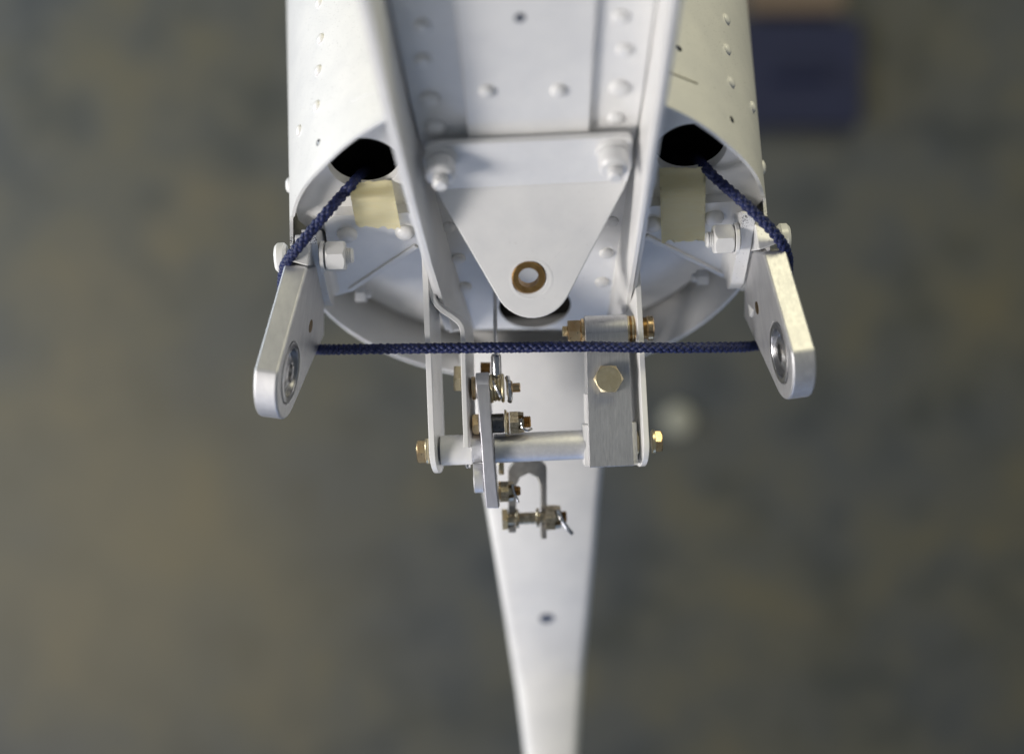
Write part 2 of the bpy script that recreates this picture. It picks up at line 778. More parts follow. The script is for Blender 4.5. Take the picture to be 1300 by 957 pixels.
# near-black backing behind the holes, the unlit interior put into its colour
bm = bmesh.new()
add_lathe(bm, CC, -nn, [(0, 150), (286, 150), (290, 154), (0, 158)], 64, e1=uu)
obj('shade_backing', bm, shade_dark, tail)
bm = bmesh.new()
add_lathe(bm, CC, -nn, [(289, 92), (289, 149)], 64, e1=uu)  # sleeve coloured near black to keep the interior unlit
obj('shade_liner', bm, shade_dark, tail)

# ------------------------------------------------------------------ corner brackets on the bulkhead
hx = {}


def mesh_hex(name, flat, h, mat, hole=0, both=False):
    b = bmesh.new()
    add_hex(b, V(0, 0, 0), V(0, 0, 1), flat, h, 0, True, hole, both)
    return mesh_of(name, b, mat, 28)


def mesh_cyl(name, r, h, mat, ch=.6, n=28):
    b = bmesh.new()
    add_cyl(b, V(0, 0, 0), V(0, 0, h), r, n, ch)
    return mesh_of(name, b, mat, 30)


def mesh_thread(name, r, h, mat, pitch=2.0):
    b = bmesh.new()
    pr = [(0, 0), (r * .86, 0)]
    k = 0.0
    while k < h - pitch:
        pr += [(r, k + pitch * .5), (r * .86, k + pitch)]
        k += pitch
    pr += [(r * .75, h), (0, h)]
    add_lathe(b, V(0, 0, 0), V(0, 0, 1), pr, 24)
    return mesh_of(name, b, mat, 50)


nut_white = mesh_hex('nut', 17.5, 25, white, both=True)
stud_white = mesh_thread('stud', 10.5, 11, white, 2.4)
washer_white = mesh_cyl('washer', 20, 5, white)
head_white = mesh_cyl('bolt_head', 19, 15, white, 3.5)
small_nut = mesh_hex('nut', 10.5, 15, white, both=True)

brackets = {}
bp = 3.0
for side in (-1, 1):
    # plate lying on the bulkhead (photo outlines measured for each side)
    if side < 0:
        o2 = [(412, 284), (424, 274), (522, 270), (531, 285), (534, 312), (446, 370), (424, 376)]
        nutc = (436, 325)
    else:
        o2 = [(944, 262), (934, 256), (826, 262), (818, 274), (814, 300), (918, 352), (936, 352)]
        nutc = (911, 304)
    bm = bmesh.new()
    pts = [OB(x, y, bp) for x, y in o2]
    if side > 0:
        pts.reverse()
    pts = fillet(pts, [3, 8, 8, 8, 6, 8, 3])
    add_plate(bm, pts, nn, -20)
    br = obj('corner_bracket', bm, white, tail, bevel=1.6, sharp=40)
    brackets[side] = br
    bm = bmesh.new()
    cen_ = sum(pts, V(0, 0, 0)) / len(pts)
    add_plate(bm, [cen_ + (p - cen_) * .9 - nn * 20.2 for p in pts], nn, -41)
    obj('bracket_foot', bm, white, br)
    # raised rims left by the machining along the slanted and the upper edge
    for (xa, ya), (xb, yb), wd in ((o2[4], o2[5], 8),):
        pa, pb = OB(xa, ya, bp), OB(xb, yb, bp)
        dd = (pb - pa).normalized()
        inw = nn.cross(dd).normalized()
        cpl = sum((OB(x, y, bp) for x, y in o2), V(0, 0, 0)) / len(o2)
        if inw.dot(cpl - pa) < 0:
            inw = -inw
        L_ = (pb - pa).length
        bm = bmesh.new()
        add_box(bm, pa + dd * 3 + inw * .4 - nn * 1, dd * (L_ - 5), inw * wd, nn * 4)
        obj('rim', bm, white, br, bevel=1.8, sharp=30, seg=3)
    # upright flange of the bracket, edge on to the camera
    sa = side
    a_in = 263.0
    poly = [(4, -24), (80, 37), (70, 40), (20, 42), (-62, 38), (-92, 24), (-97, -24)]
    bm = bmesh.new()
    pts = [B(sa * a_in, b_, c_) for b_, c_ in poly]
    pts = fillet(pts, [0, 4, 8, 60, 40, 10, 0], 6)
    add_plate(bm, pts, uu * sa, 17)
    fl_ = obj('flange', bm, specky, br, bevel=1.8, sharp=30)
    # fillet weld-like root between flange and plate
    bm = bmesh.new()
    q = [B(sa * (a_in + 1), 0, bp - 1), B(sa * (a_in + 1), 0, bp + 11)]
    for k in range(1, 6):
        an = PI / 2 * k / 6
        q.append(B(sa * (a_in - 11 + 11 * math.cos(an)), 0, bp + 11 - 11 * math.sin(an)))
    q.append(B(sa * (a_in - 11), 0, bp - 1))
    q = [p + tt * -88 for p in q]
    add_plate(bm, q, tt, 88)
    obj('root_fillet', bm, white, br, sharp=60)
    # spacer sheet outside the bracket
    poly = [(0, -24), (66, 36), (40, 39), (-70, 36), (-104, 20), (-108, -24)]
    bm = bmesh.new()
    pts = [B(sa * (a_in + 19.4), b_, c_ - 2) for b_, c_ in poly]
    pts = fillet(pts, [0, 12, 40, 30, 6, 0], 6)
    add_plate(bm, pts, uu * sa, 9)
    obj('spacer_plate', bm, white, tail, bevel=1.4, sharp=30)
    # bolt across: nut, washer, stud inside
    pn = P(nutc[0], nutc[1], 22)
    a_, b_, c_ = ab(pn)
    base = B(sa * (a_in - .1), b_, c_)
    stamp('washer', washer_white, br, base + uu * (-sa * 1.3), uu * -sa)
    stamp('nut', nut_white, br, base + uu * (-sa * 7.6), uu * -sa)
    stamp('stud', stud_white, br, base + uu * (-sa * 31), uu * -sa)
    stamp('gap_shade', mesh_cyl('gap_shade', 15, 8, shade_dark), br, base, uu * -sa)  # dark disc painted as the shade in the gap under the nut
    # rivets
    for x, y in (((441, 297), (514, 294)) if side < 0 else ((906, 276), (828, 284))):
        stamp('rivet', rivet_mesh('rivet', 13, 9, white), br, OB(x, y, bp), nn)
    # small nut under the slanting edge
    for x, y in ((((457, 373)),) if side < 0 else (((893, 352)),)):
        p = OB(x, y, -18)
        stamp('nut', small_nut, br, p - uu * (sa * -6), uu * -sa)
        stamp('stud', mesh_cyl('stud', 6, 8, white), br, p - uu * (sa * 8), uu * -sa)
    # bolt head outside the skin
    stamp('bolt_head', head_white, tail, (P(365, 327, 10) if side < 0 else P(986.5, 303, 10)), uu * sa)

# ------------------------------------------------------------------ fin spar
spar = thing('fin_spar', 'white tapered fin spar channel with rivets standing between the two tail skins', 'fin spar', OB(675, 415, 10))
ST = [-60, 40, 130, 178, 250, 330, 418]




def lerp(tab, y):
    for (y0, x0), (y1, x1) in zip(tab, tab[1:]):
        if y <= y1 or (y1, x1) == tab[-1]:
            return x0 + (x1 - x0) * (y - y0) / (y1 - y0)


railL = [(-60, 458), (0, 472), (100, 491), (180, 511), (260, 531), (330, 550), (408, 574)]
railR = [(-60, 858), (0, 850), (100, 836), (180, 823), (260, 812), (330, 801), (408, 789)]
webL = [(y, x + 25) for y, x in railL]
webR = [(y, x - 19) for y, x in railR]
panL = [(-60, 571), (0, 578), (178, 594)]
panR = [(-60, 763), (0, 758), (178, 748)]
CR = 92.0
CT = 50.0

CW = 10.0
web_poly = [OB(lerp(webL, y), y, CW) for y in ST] + [OB(lerp(webR, y), y, CW) for y in reversed(ST)]
bm = bmesh.new()
add_plate(bm, web_poly, nn, -3, [plane_ring(679, 389, 49, CW)])
web = obj('spar_web', bm, white, spar)
ys = [-60, 40, 130, 177]
CU = 28.0
bm = bmesh.new()
add_plate(bm, [OB(lerp(webL, y) - 2, y, CU) for y in ys] + [OB(lerp(webR, y) + 2, y, CU) for y in reversed(ys)], nn, -17.6)
upweb = obj('web_doubler', bm, white, spar)
CP = 36.0
bm = bmesh.new()
ys = [-60, 60, 178]
add_plate(bm, [OB(lerp(panL, y), y, CP) for y in ys] + [OB(lerp(panR, y), y, CP) for y in reversed(ys)], nn, -7.6)
panel = obj('raised_panel', bm, white, spar, bevel=2.5, sharp=40)
for side, rail, wb in ((-1, railL, webL), (1, railR, webR)):
    bm = bmesh.new()
    rows = []
    for y in ST:
        wp = OB(lerp(wb, y), y, CW)
        rp = OB(lerp(rail, y), y, CR if y < 331 else 40.0)
        # same height on the spar for both points
        inn = (rp - wp).normalized()
        side_n = inn.cross(tt).normalized()
        if side_n.dot(nn) < 0:
            side_n = -side_n
        back = side_n * -3
        lip = uu * (side * 7)
        rows.append([bm.verts.new(p) for p in (wp, wp + inn * 6, rp - inn * 4, rp, rp + nn * 5 + lip * .3, rp + nn * 5 + lip, rp + nn * 1 + lip, rp + back + lip * .3 - nn * 3, wp + back)])
    n = len(rows[0])
    for A, Bb in zip(rows, rows[1:]):
        for k in range(n):
            k2 = (k + 1) % n
            bm.faces.new((A[k], A[k2], Bb[k2], Bb[k]))
    bm.faces.new(rows[0]); bm.faces.new(list(reversed(rows[-1])))
    sf = obj('side_flange', bm, white, spar, sharp=25)
    # outer skin strip behind the lip, stiffening the edge: second thin sheet
    bm = bmesh.new()
    rows = []
    for y in ST:
        rp = OB(lerp(rail, y), y, CR if y < 331 else 40.0)
        l0 = uu * (side * 8.0)
        l1 = uu * (side * 12.5)
        rows.append([bm.verts.new(p) for p in (rp + nn * 1 + l0, rp + nn * 1 + l1, rp - nn * (66 if y < 331 else 25) + l1 * 1.2, rp - nn * (66 if y < 331 else 25) + l0 * 1.2)])
    for A, Bb in zip(rows, rows[1:]):
        for k in range(4):
            bm.faces.new((A[k], A[(k + 1) % 4], Bb[(k + 1) % 4], Bb[k]))
    bm.faces.new(rows[0]); bm.faces.new(list(reversed(rows[-1])))
    obj('edge_strip', bm, white, spar, sharp=25)
    pts = ([(536, 34), (537, 77), (546, 126), (553, 161), (570, 288), (582, 328), (590, 364)] if side < 0 else
           [(787, 22), (792, 64), (786, 112), (781, 150), (776, 281), (770, 321), (764, 358)])
    big = rivet_mesh('rivet', 9.5, 5, white)
    for x, y in pts:
        stamp('rivet', big, upweb if y < 178 else web, OB(x, y, CU if y < 178 else CW), nn, 1.25 if (y in (126, 161, 112)) else 1.0)
for x, y, s in ((618, 116, 1), (709, 115, 1)):
    stamp('rivet', rivet_mesh('rivet', 9, 5.5, white), panel, OB(x, y, CP), nn, s)
stamp('dark_hole_disc', rivet_mesh('hole_disc', 6, 1, dark_steel), panel, OB(660, 23, CP), nn)  # dark disc in place of an open hole
# bent triangular tab bolted across the foot of the web
c_up = nn
fold_y = 237
Lf, Rf = OB(553, 241, CT), OB(797, 229, CT)
xd = (Rf - Lf).normalized()
down = V(0, -1, 0)
tab_dir = (ee * -math.cos(rad(24)) + V(0, 0, -1) * math.sin(rad(24)))
tab_dir = (tab_dir - xd * tab_dir.dot(xd)).normalized()
tab_n = xd.cross(-tab_dir).normalized()
if tab_n.z < 0:
    tab_n = -tab_n
th = 9.0
OT = Lf
bm = bmesh.new()


def OTp(x, y):
    return on(x, y, OT, tab_n)


# lower triangle
bc = OTp(671, 352)
low = [Lf + xd * 2, OTp(560, 255), OTp(641, 384)]
tipc = OTp(676, 349)
arc = []
for k in range(13):
    a = rad(214 + (326 - 214) * k / 12)
    arc.append(tipc + xd * (math.cos(a) * 50) + (-tab_dir) * (math.sin(a) * 57))
low = [Lf, OTp(559, 252)] + arc + [OTp(792, 241), Rf]
add_plate(bm, low, tab_n, -th, [ring(bc, xd, tab_dir, 21, 40)])
tri = obj('mounting_tab', bm, white, spar, bevel=2.0, sharp=50)
# upper leaf that lies on the spar
bm = bmesh.new()
upl = [Lf, Rf, OB(802, 210, CT), OB(803, 180, CT), OB(798, 174.5, CT), OB(790, 174, CT), OB(560, 184.5, CT), OB(546, 186, CT), OB(540, 192, CT), OB(541, 215, CT)]
add_plate(bm, upl, nn, -th)
obj('upper_leaf', bm, white, tri, bevel=2.0, sharp=50)
# rounded bend
bm = bmesh.new()
q = [Lf + nn * -th * .5, ]
mid = (nn + tab_n).normalized()
cen = Lf - mid * 4.6
sec = []
for k in range(9):
    a = 2 * PI * k / 9
    sec.append(cen + mid * (4.5 * math.cos(a)) + xd.cross(mid) * (4.5 * math.sin(a)))
add_plate(bm, [p + xd * .5 for p in sec], xd, (Rf - Lf).length - 1)
obj('bend', bm, white, tri, sharp=60)
# bushing pressed in the tab
bm = bmesh.new()
add_lathe(bm, bc, tab_n, [(12.5, 2), (19, 2), (20.5, .6), (21, -14), (12.5, -14)], 40, closed=True)
obj('bushing', bm, bronze, tri)
bm = bmesh.new()
add_lathe(bm, bc + tab_dir * 3 + xd * 3, tab_n, [(23, -.5), (27, -.5), (26.5, .2), (23.5, .3)], 40, closed=True)
obj('bushing_seat', bm, white_flat, tri)
for x, y in ((559, 203), (778, 193)):
    o_ = OB(x, y, CT)
    stamp('washer', mesh_cyl('washer', 20, 4, white), tri, o_, nn)
    stamp('nut', mesh_cyl('nut', 17.5, 24, white, 3), tri, o_ + nn * 4, nn)
    stamp('stud', mesh_cyl('stud', 9, 14, white, 2.5), tri, o_ + nn * 28, nn)

# ------------------------------------------------------------------ hinge lugs
lug_n = {}


def make_lug(side, label):
    if side < 0:
        A, Bn, Pc = P(391, 340, 46), P(354, 475, 115), P(369, 473, 60)
        far = (412, 425); top_far = (400, 335); near_top = (391, 333)
    else:
        A, Bn, Pc = P(968, 322, 46), P(1004, 449, 115), P(989, 448, 60)
        far = (944, 401); top_far = (959, 315); near_top = (968, 316)
    N = (Bn - Pc).cross(A - Pc).normalized()
    if N.x * side > 0:
        N = -N
    Pc = Pc
    # axes in the plate
    w_ = (Pc - Bn)
    w_ = (w_ - N * w_.dot(N)).normalized()         # away from the camera
    v_ = N.cross(w_).normalized()
    if v_.y > 0:
        v_ = -v_                                   # down the picture
    R = 58.0
    Fp = on(far[0], far[1], Pc, N)
    fw, fv = (Fp - Pc).dot(w_), (Fp - Pc).dot(v_)
    Tn = on(near_top[0], near_top[1], Pc, N)
    nw, nv = (A - Pc).dot(w_), (A - Pc).dot(v_)
    pts2 = [(nw - 2, nv - 1)]
    a_start = math.radians(182)
    # circle: angle measured from +w towards +v
    a_end = math.atan2(fv, fw)
    d = math.hypot(fw, fv)
    tang = a_end + math.acos(min(1, R / d))
    tang = tang if tang > 0 else tang
    k = 0
    for k in range(19):
        a = a_start + (tang - a_start) * k / 18
        pts2.append((R * math.cos(a), R * math.sin(a)))
    pts2.append((fw, fv))
    pts2.append((fw * .82, nv + 30))
    pts2.append((fw * .55, nv - 8))
    pts = [Pc + w_ * a + v_ * b for a, b in pts2]
    root = thing('hinge_lug', label, 'hinge lug', Pc - v_ * 120, 'hinge lugs at the two sides of the tail')
    T = 30.0
    bm = bmesh.new()
    bring = ring(Pc, w_, v_, 38, 40)
    add_plate(bm, pts, -N, T, [bring])
    pl_ = obj('lug_plate', bm, lugm, root, bevel=3.6, sharp=28, seg=3)
    # spherical bearing
    bm = bmesh.new()
    add_lathe(bm, Pc, N, [(37.8, -28), (37.8, .4), (36.5, 1.2), (31, 1.2), (30, 0), (29.5, -8), (27, -12), (27, -28)], 48, closed=True)
    be = obj('bearing_race', bm, bearing_m, root)
    bm = bmesh.new()
    pr = [(11, -23), (11, -1)]
    for k in range(9):
        a = rad(60 - 120 * k / 8)
        pr.append((26.6 * math.cos(a), -12 + 12.5 * math.sin(a) / math.sin(rad(60))))
    add_lathe(bm, Pc, N, pr, 40, closed=True)
    obj('ball', bm, bearing_m, be)
    # small plain hole, its shade painted as a dark disc on the face
    hx_, hy_ = (394.5, 414) if side < 0 else (961, 391)
    hp = on(hx_, hy_, Pc, N)
    bm = bmesh.new()
    add_lathe(bm, hp, N, [(0, .3), (6, .4), (8.5, .3), (9, -1)], 24)
    obj('pin', bm, hole_dark_metal, root)
    # block at the root of the lug, which fills the gap between skin and bracket
    lug_n[side] = (N, Pc, w_, v_)
    return root


bearing_m = metal('bearing_steel', (.42, .42, .43), (.54, .54, .55), .3, .08, 300)
hole_dark_metal = metal('hole_dark_metal', (.12, .08, .03), (.22, .15, .07), .45)
lugm = metal('satin_lug_aluminium', (.57, .57, .585), (.66, .66, .665), .58, .08, 300, (1, .25, 1), .12)
lugL = make_lug(-1, 'left aluminium hinge lug with round bearing, hanging beside the left corner bracket')
lugR = make_lug(1, 'right aluminium hinge lug with round bearing, hanging beside the right corner bracket')
for side in (-1, 1):
    # painted filler block between skin and spacer
    bm = bmesh.new()
    if side < 0:
        q = [P(368, 316, 40), P(395, 304, 40), P(391, 338, 52), P(363, 330, 52)]
    else:
        q = [P(958, 284, 40), P(984, 296, 40), P(990, 308, 52), P(963, 318, 52)]
    top = [bm.verts.new(p) for p in q]
    bot = [bm.verts.new(p + V(0, 6, -90)) for p in q]
    bm.faces.new(top); bm.faces.new(list(reversed(bot)))
    for k in range(4):
        bm.faces.new((top[k], bot[k], bot[(k + 1) % 4], top[(k + 1) % 4]))
    obj('filler_block', bm, specky, tail, bevel=2, sharp=30)

# ------------------------------------------------------------------ hanger straps
ZT = -36.0


def T(x, dy=0, z=ZT):
    return P(x, 572.5 - (x - 545) * .0423 + dy, z)


ax = (T(830) - T(560)).normalized()


def strap(label, p_top, p_end, y_tube, lean, depth, thick, mat):
    top, end = P(p_top[0], p_top[1], 0), P(p_end[0], p_end[1], 0)
    v_ = (end - top).normalized()
    w_ = V(lean, 0, -1)
    w_ = (w_ - v_ * w_.dot(v_)).normalized()
    N = v_.cross(w_).normalized()
    L = (end - top).length
    R = depth / 2
    cyy = L - R * .55
    poly = [(0, 0), (0, depth), (L - R * .9, depth)]
    for k in range(1, 14):
        a = PI / 2 * (1 - 2 * k / 14)
        poly.append((L - R * .9 + R * .9 * math.cos(a), R + R * math.sin(a)))
    poly.append((L - R * .9, 0))
    pts = [top + v_ * a + w_ * b - N * thick / 2 for a, b in poly]
    root = thing('hanger_strap', label, 'hanger strap', end, 'hanger straps carrying the cross tube')
    bm = bmesh.new()
    add_plate(bm, pts, N, thick)
    o = obj('strap_plate', bm, mat, root, bevel=1.5, sharp=30)
    return root, o


st1, s1 = strap('left long white hanger strap seen edge on, left of the joggled strap', (538.5, 318), (549.5, 603), 573, .13, 74, 7.5, white)
st2, s2 = strap('right long white hanger strap seen edge on, right of the aluminium block', (807, 300), (822.5, 594), 560, -.13, 74, 7.5, white)
# pressed stiffening bead on each strap
for root, x0, lean, sx, ys in ((st1, 544.5, .13, 1, (455, 560)), (st2, 817, -.13, -1, (450, 560))):
    bm = bmesh.new()
    p0, p1 = P(x0 + sx * 5, ys[0], -36), P(x0 + sx * 8, ys[1], -36)
    path = [p0 + (p1 - p0) * k / 10 for k in range(11)]
    add_tube(bm, path, 4, 10)
    obj('stiffening_bead', bm, white, root)

# joggled strap
path = catmull([P(x, y, -4) for x, y in ((549, 346), (547.5, 362), (550, 380), (560, 393), (575, 403), (585, 413), (588, 430), (588.5, 470), (590, 520), (592, 574))], 6)
bm = bmesh.new()
rows = []
for i, p in enumerate(path):
    a = path[max(0, i - 1)]; b = path[min(len(path) - 1, i + 1)]
    t = (b - a).normalized()
    s = V(0, 0, 1).cross(t).normalized() * 3.4
    bk = V(9, 0, -52)
    rows.append([bm.verts.new(q) for q in (p - s, p + s, p + s + bk, p - s + bk)])
for A, Bb in zip(rows, rows[1:]):
    for k in range(4):
        bm.faces.new((A[k], A[(k + 1) % 4], Bb[(k + 1) % 4], Bb[k]))
bm.faces.new(rows[0]); bm.faces.new(list(reversed(rows[-1])))
jog = obj('joggled_strap', bm, white, None, bevel=1.3, sharp=40)
tag(jog, 'short white strap with an S-shaped joggle, just left of the bellcrank arm', 'hanger strap')
head_c = mesh_hex('bolt_head', 16, 9, gold)
head_r = mesh_hex('bolt_head', 11.5, 9, gold_rose)
stamp('bolt_head', head_c, jog, P(585, 480.5, -44), V(-1, 0, 0.05))
stamp('bolt_head', mesh_hex('bolt_head', 9, 6, white), jog, P(549, 373, -28), V(1, 0, 0))

# ------------------------------------------------------------------ cross tube
tube = thing('cross_tube', 'horizontal grey cross tube spanning between the two long hanger straps', 'torque tube', T(680))
bm = bmesh.new()
add_cyl(bm, T(628), T(742), 19, 40, .5)
obj('tube', bm, aluminium, tube)
bm = bmesh.new()
add_cyl(bm, T(559.5), T(600), 19.5, 40, 1.2)
obj('end_bushing', bm, white_flat, tube)
bm = bmesh.new()
add_cyl(bm, T(598, -2), T(612.5, -2), 20, 40, 1)
obj('boss', bm, aluminium, tube)
bm = bmesh.new()
add_cyl(bm, T(552.5), T(559.6), 18, 36, .8)
obj('seal_washer', bm, dark_steel, tube)
stamp('bolt_head', mesh_hex('bolt_head', 14, 11, gold_rose), tube, T(540.5), -ax)
stamp('washer', mesh_cyl('washer', 16.5, 4, gold), tube, T(544.5), -ax)
stamp('bolt_head', mesh_hex('bolt_head', 13, 9, gold_rose), tube, T(831.5), ax)
stamp('washer', mesh_cyl('washer', 15.5, 4, gold), tube, T(827.5), ax)
stamp('washer', mesh_cyl('washer', 16, 3, gold), tube, T(807.5), ax)
stamp('washer', mesh_cyl('washer', 14, 5, bronze), tube, T(810.6), ax)
stamp('washer', mesh_cyl('washer', 17, 3.5, dark_steel), tube, T(815), ax)
# small grease screw below the end bushing
stamp('grease_screw', mesh_cyl('grease_screw', 4, 8, steel, 1.5), tube, T(594, 16), V(0.03, -1, .1))

# ------------------------------------------------------------------ bellcrank arm
arm = thing('bellcrank_arm', 'lavender grey bellcrank arm seen edge on, clamped round the cross tube', 'bellcrank', T(618))
pth = [(603.5, 622, 480), (603.8, 622.3, 500), (605.5, 623, 520), (609, 625, 560), (611.5, 628, 590), (614, 630.5, 620), (616.5, 633, 645)]
pth = [(604.5, 621.5, 479), (605.5, 622, 500), (608, 623.5, 530), (610.5, 625.5, 560), (612.5, 628, 590), (614.5, 630.5, 618), (617, 633.5, 645)]
bm = bmesh.new()
rows = []
N_ = len(pth)
zf = [-14, -3, 0, 2, -2, -12, -24]
zb = [-50, -62, -70, -78, -70, -60, -44]
for (xl, xr, y), f_, b_ in zip(pth, zf, zb):
    rows.append([bm.verts.new(q) for q in (P(xl, y, f_), P(xr, y, f_), P(xr + 1, y, f_) + V(0, 0, b_ - f_), P(xl + 1, y, f_) + V(0, 0, b_ - f_))])
for A, Bb in zip(rows, rows[1:]):
    for k in range(4):
        bm.faces.new((A[k], A[(k + 1) % 4], Bb[(k + 1) % 4], Bb[k]))
bm.faces.new(rows[0]); bm.faces.new(list(reversed(rows[-1])))
lav = metal('satin_arm_aluminium', (.58, .58, .62), (.66, .66, .70), .5, .08, 300, (1, .25, 1), .1)
obj('arm_plate', bm, lav, arm, bevel=1.6, sharp=40)
bm = bmesh.new()
add_cyl(bm, P(604.5, 490, -26), P(621.5, 489.3, -26), 17, 32, 1)
obj('upper_eye', bm, aluminium, arm)
bm = bmesh.new()
add_cyl(bm, P(601.5, 607, -30), P(614, 606.5, -30), 19, 36, 1)
obj('lower_eye', bm, aluminium, arm)
# bolts through the arm
am = V(1, ax.y, 0).normalized()
stamp('washer', mesh_cyl('washer', 15, 5, gold_rose), arm, P(599, 493, -26), am)
stamp('bolt_head', mesh_hex('bolt_head', 12.5, 8, gold_rose), arm, P(607.8, 538, -22), -am)
bz = -20
p0 = P(624.5, 537.5, bz)
stamp('spacer', mesh_cyl('spacer', 12.5, 16, dark_steel, 1), arm, p0, am)
stamp('washer', mesh_cyl('washer', 17, 3, gold), arm, p0 + am * 16.4, am)
stamp('washer', mesh_cyl('washer', 14, 2.6, gold_rose), arm, p0 + am * 19.5, am)


def castle_nut(name, mat):
    b = bmesh.new()
    add_hex(b, V(0, 0, 0), V(0, 0, 1), 14, 11, 0, False)
    for k in range(6):
        a = PI / 3 * k
        e = V(math.cos(a), math.sin(a), 0)
        f = V(-math.sin(a), math.cos(a), 0)
        prof = [e * 8 - f * 3.2, e * 13.4 - f * 4.6, e * 13.4 + f * 4.6, e * 8 + f * 3.2]
        lo = [b.verts.new(p + V(0, 0, 10.8)) for p in prof]
        hi = [b.verts.new(V(p.x * .93, p.y * .93, 18)) for p in prof]
        b.faces.new(hi); b.faces.new(list(reversed(lo)))
        for i in range(4):
            b.faces.new((lo[i], lo[(i + 1) % 4], hi[(i + 1) % 4], hi[i]))
    return mesh_of(name, b, mat, 30)


worn = metal('worn_zinc_plating', (.34, .28, .19), (.72, .62, .44), .3, .12, 700, bump_s=.15)
cn = castle_nut('castle_nut', worn)
stamp('castle_nut', cn, arm, p0 + am * 23, am)
stamp('thread_end', mesh_thread('thread_end', 8, 27, bronze, 2.4), arm, p0 + am * 23, am)
bm = bmesh.new()
cp = p0 + am * 37.5
add_tube(bm, catmull([cp + V(0, 4, 16), cp + V(0, 0, 12), cp + V(2, -7, 13), cp + V(8, -10, 10), cp + V(14, -8, 6)], 2), 1.6, 8)
obj('cotter_pin', bm, steel, arm)
p0 = P(633, 624, -66)
stamp('washer', mesh_cyl('washer', 14, 3, gold_rose), arm, p0, am)
stamp('castle_nut', cn, arm, p0 + am * 3, am, .95)
stamp('thread_end', mesh_thread('thread_end', 7, 26, bronze, 2.4), arm, p0 + am * 3, am)
bm = bmesh.new()
cp = p0 + am * 18
add_tube(bm, catmull([cp + V(0, 10, 13), cp + V(2, 0, 14), cp + V(6, -9, 12), cp + V(8, -15, 8)], 2), 1.8, 8)
obj('cotter_pin', bm, steel, arm)
bm = bmesh.new()
add_cyl(bm, P(633, 592, -78), P(640, 592, -78), 11, 28, 1)
obj('spacer', bm, gold, arm)

# ------------------------------------------------------------------ control cable with thimble on the upper eye
cable = thing('control_cable', 'thin steel control cable with silver sleeve and golden thimble on the bellcrank arm', 'cable', P(630, 500, -26))
bm = bmesh.new()
cpth = catmull([P(628.5, 360, -118), P(628.5, 400, -70), P(629, 430, -34), P(630, 452, -20)], 4)
add_tube(bm, cpth, 2.6, 10)
obj('wire_rope', bm, steel, cable)
bm = bmesh.new()
add_lathe(bm, P(629.6, 449, -21), (P(630.5, 478, -23) - P(629.6, 449, -21)), [(0, 0), (4, 0), (6, 1.5), (6.6, 4), (6.6, 26), (5.5, 29), (0, 29)], 28)
obj('swaged_sleeve', bm, steel, cable)
ct = P(631, 493, -26)
bm = bmesh.new()
for k, (dx, r_) in enumerate(((-7, 16.5), (-2.5, 14.5), (2.2, 14.5), (7.2, 16.5))):
    add_lathe(bm, ct + am * dx, am, [(r_ + 2.4 * math.cos(2 * PI * j / 10), 2.4 * math.sin(2 * PI * j / 10)) for j in range(10)], 36, closed=True)
add_cyl(bm, ct - am * 8, ct + am * 8, 12.5, 32, 1)
obj('thimble', bm, gold, cable)
bm = bmesh.new()
add_tube(bm, catmull([ct + V(-6, 9, 13), ct + V(-2, 3, 17), ct + V(3, -7, 16), ct + V(6, -13, 12)], 2), 2.2, 8)
obj('wire_end', bm, steel, cable)
bolt0 = ct + am * 10
stamp('nut', mesh_hex('nut', 9, 8, gold_rose, both=True), cable, bolt0 + am * 2, am)
stamp('stud', mesh_cyl('stud', 6, 12, gold_rose, 1), cable, bolt0 + am * 8, am)
bm = bmesh.new()
q = bolt0 + am * 4
add_tube(bm, catmull([q + V(-1, 14, 6), q + V(1, 6, 12), q + V(2, -4, 13), q + V(3, -14, 8), q + V(2, -18, 5)], 2), 3.2, 10)
obj('split_pin', bm, steel, cable)
bm = bmesh.new()
add_lathe(bm, P(610, 467, -58), V(1, 0, 0), [(0, 0)] + [(7 + .9 * (k % 2), k * 1.0) for k in range(14)] + [(0, 13)], 20)
obj('turnbuckle_thread', bm, bronze, cable)

# ------------------------------------------------------------------ block with its bolts
blk = thing('pivot_block', 'brushed aluminium pivot block with a gold hexagon bolt head on its face', 'pivot block', T(776))
bm = bmesh.new()
ZF = -6.0
face = [P(743.5, 418, ZF), P(797, 415.5, ZF), P(805, 591, ZF), P(748.5, 593.5, ZF)]
add_plate(bm, face, V(0, 0, -1), 56)
body = obj('block_body', bm, brushed, blk, bevel=1.2, sharp=40)
bm = bmesh.new()
add_cyl(bm, P(741.8, 419.5, -24), P(795.8, 417.5, -24), 18.6, 40, 1)
obj('barrel', bm, brushed, blk)
# hexagon head on the face
o_ = P(771.8, 481, ZF)
bm = bmesh.new()
add_lathe(bm, o_, V(0, 0, 1), [(0, 0), (16.5, 0), (16.5, 2.2), (0, 2.2)], 40)
wz = obj('washer', bm, gold, blk)
stamp('bolt_head', mesh_hex('bolt_head', 16.6, 11, gold), blk, o_ + V(0, 0, 2.2), V(0, 0, 1))
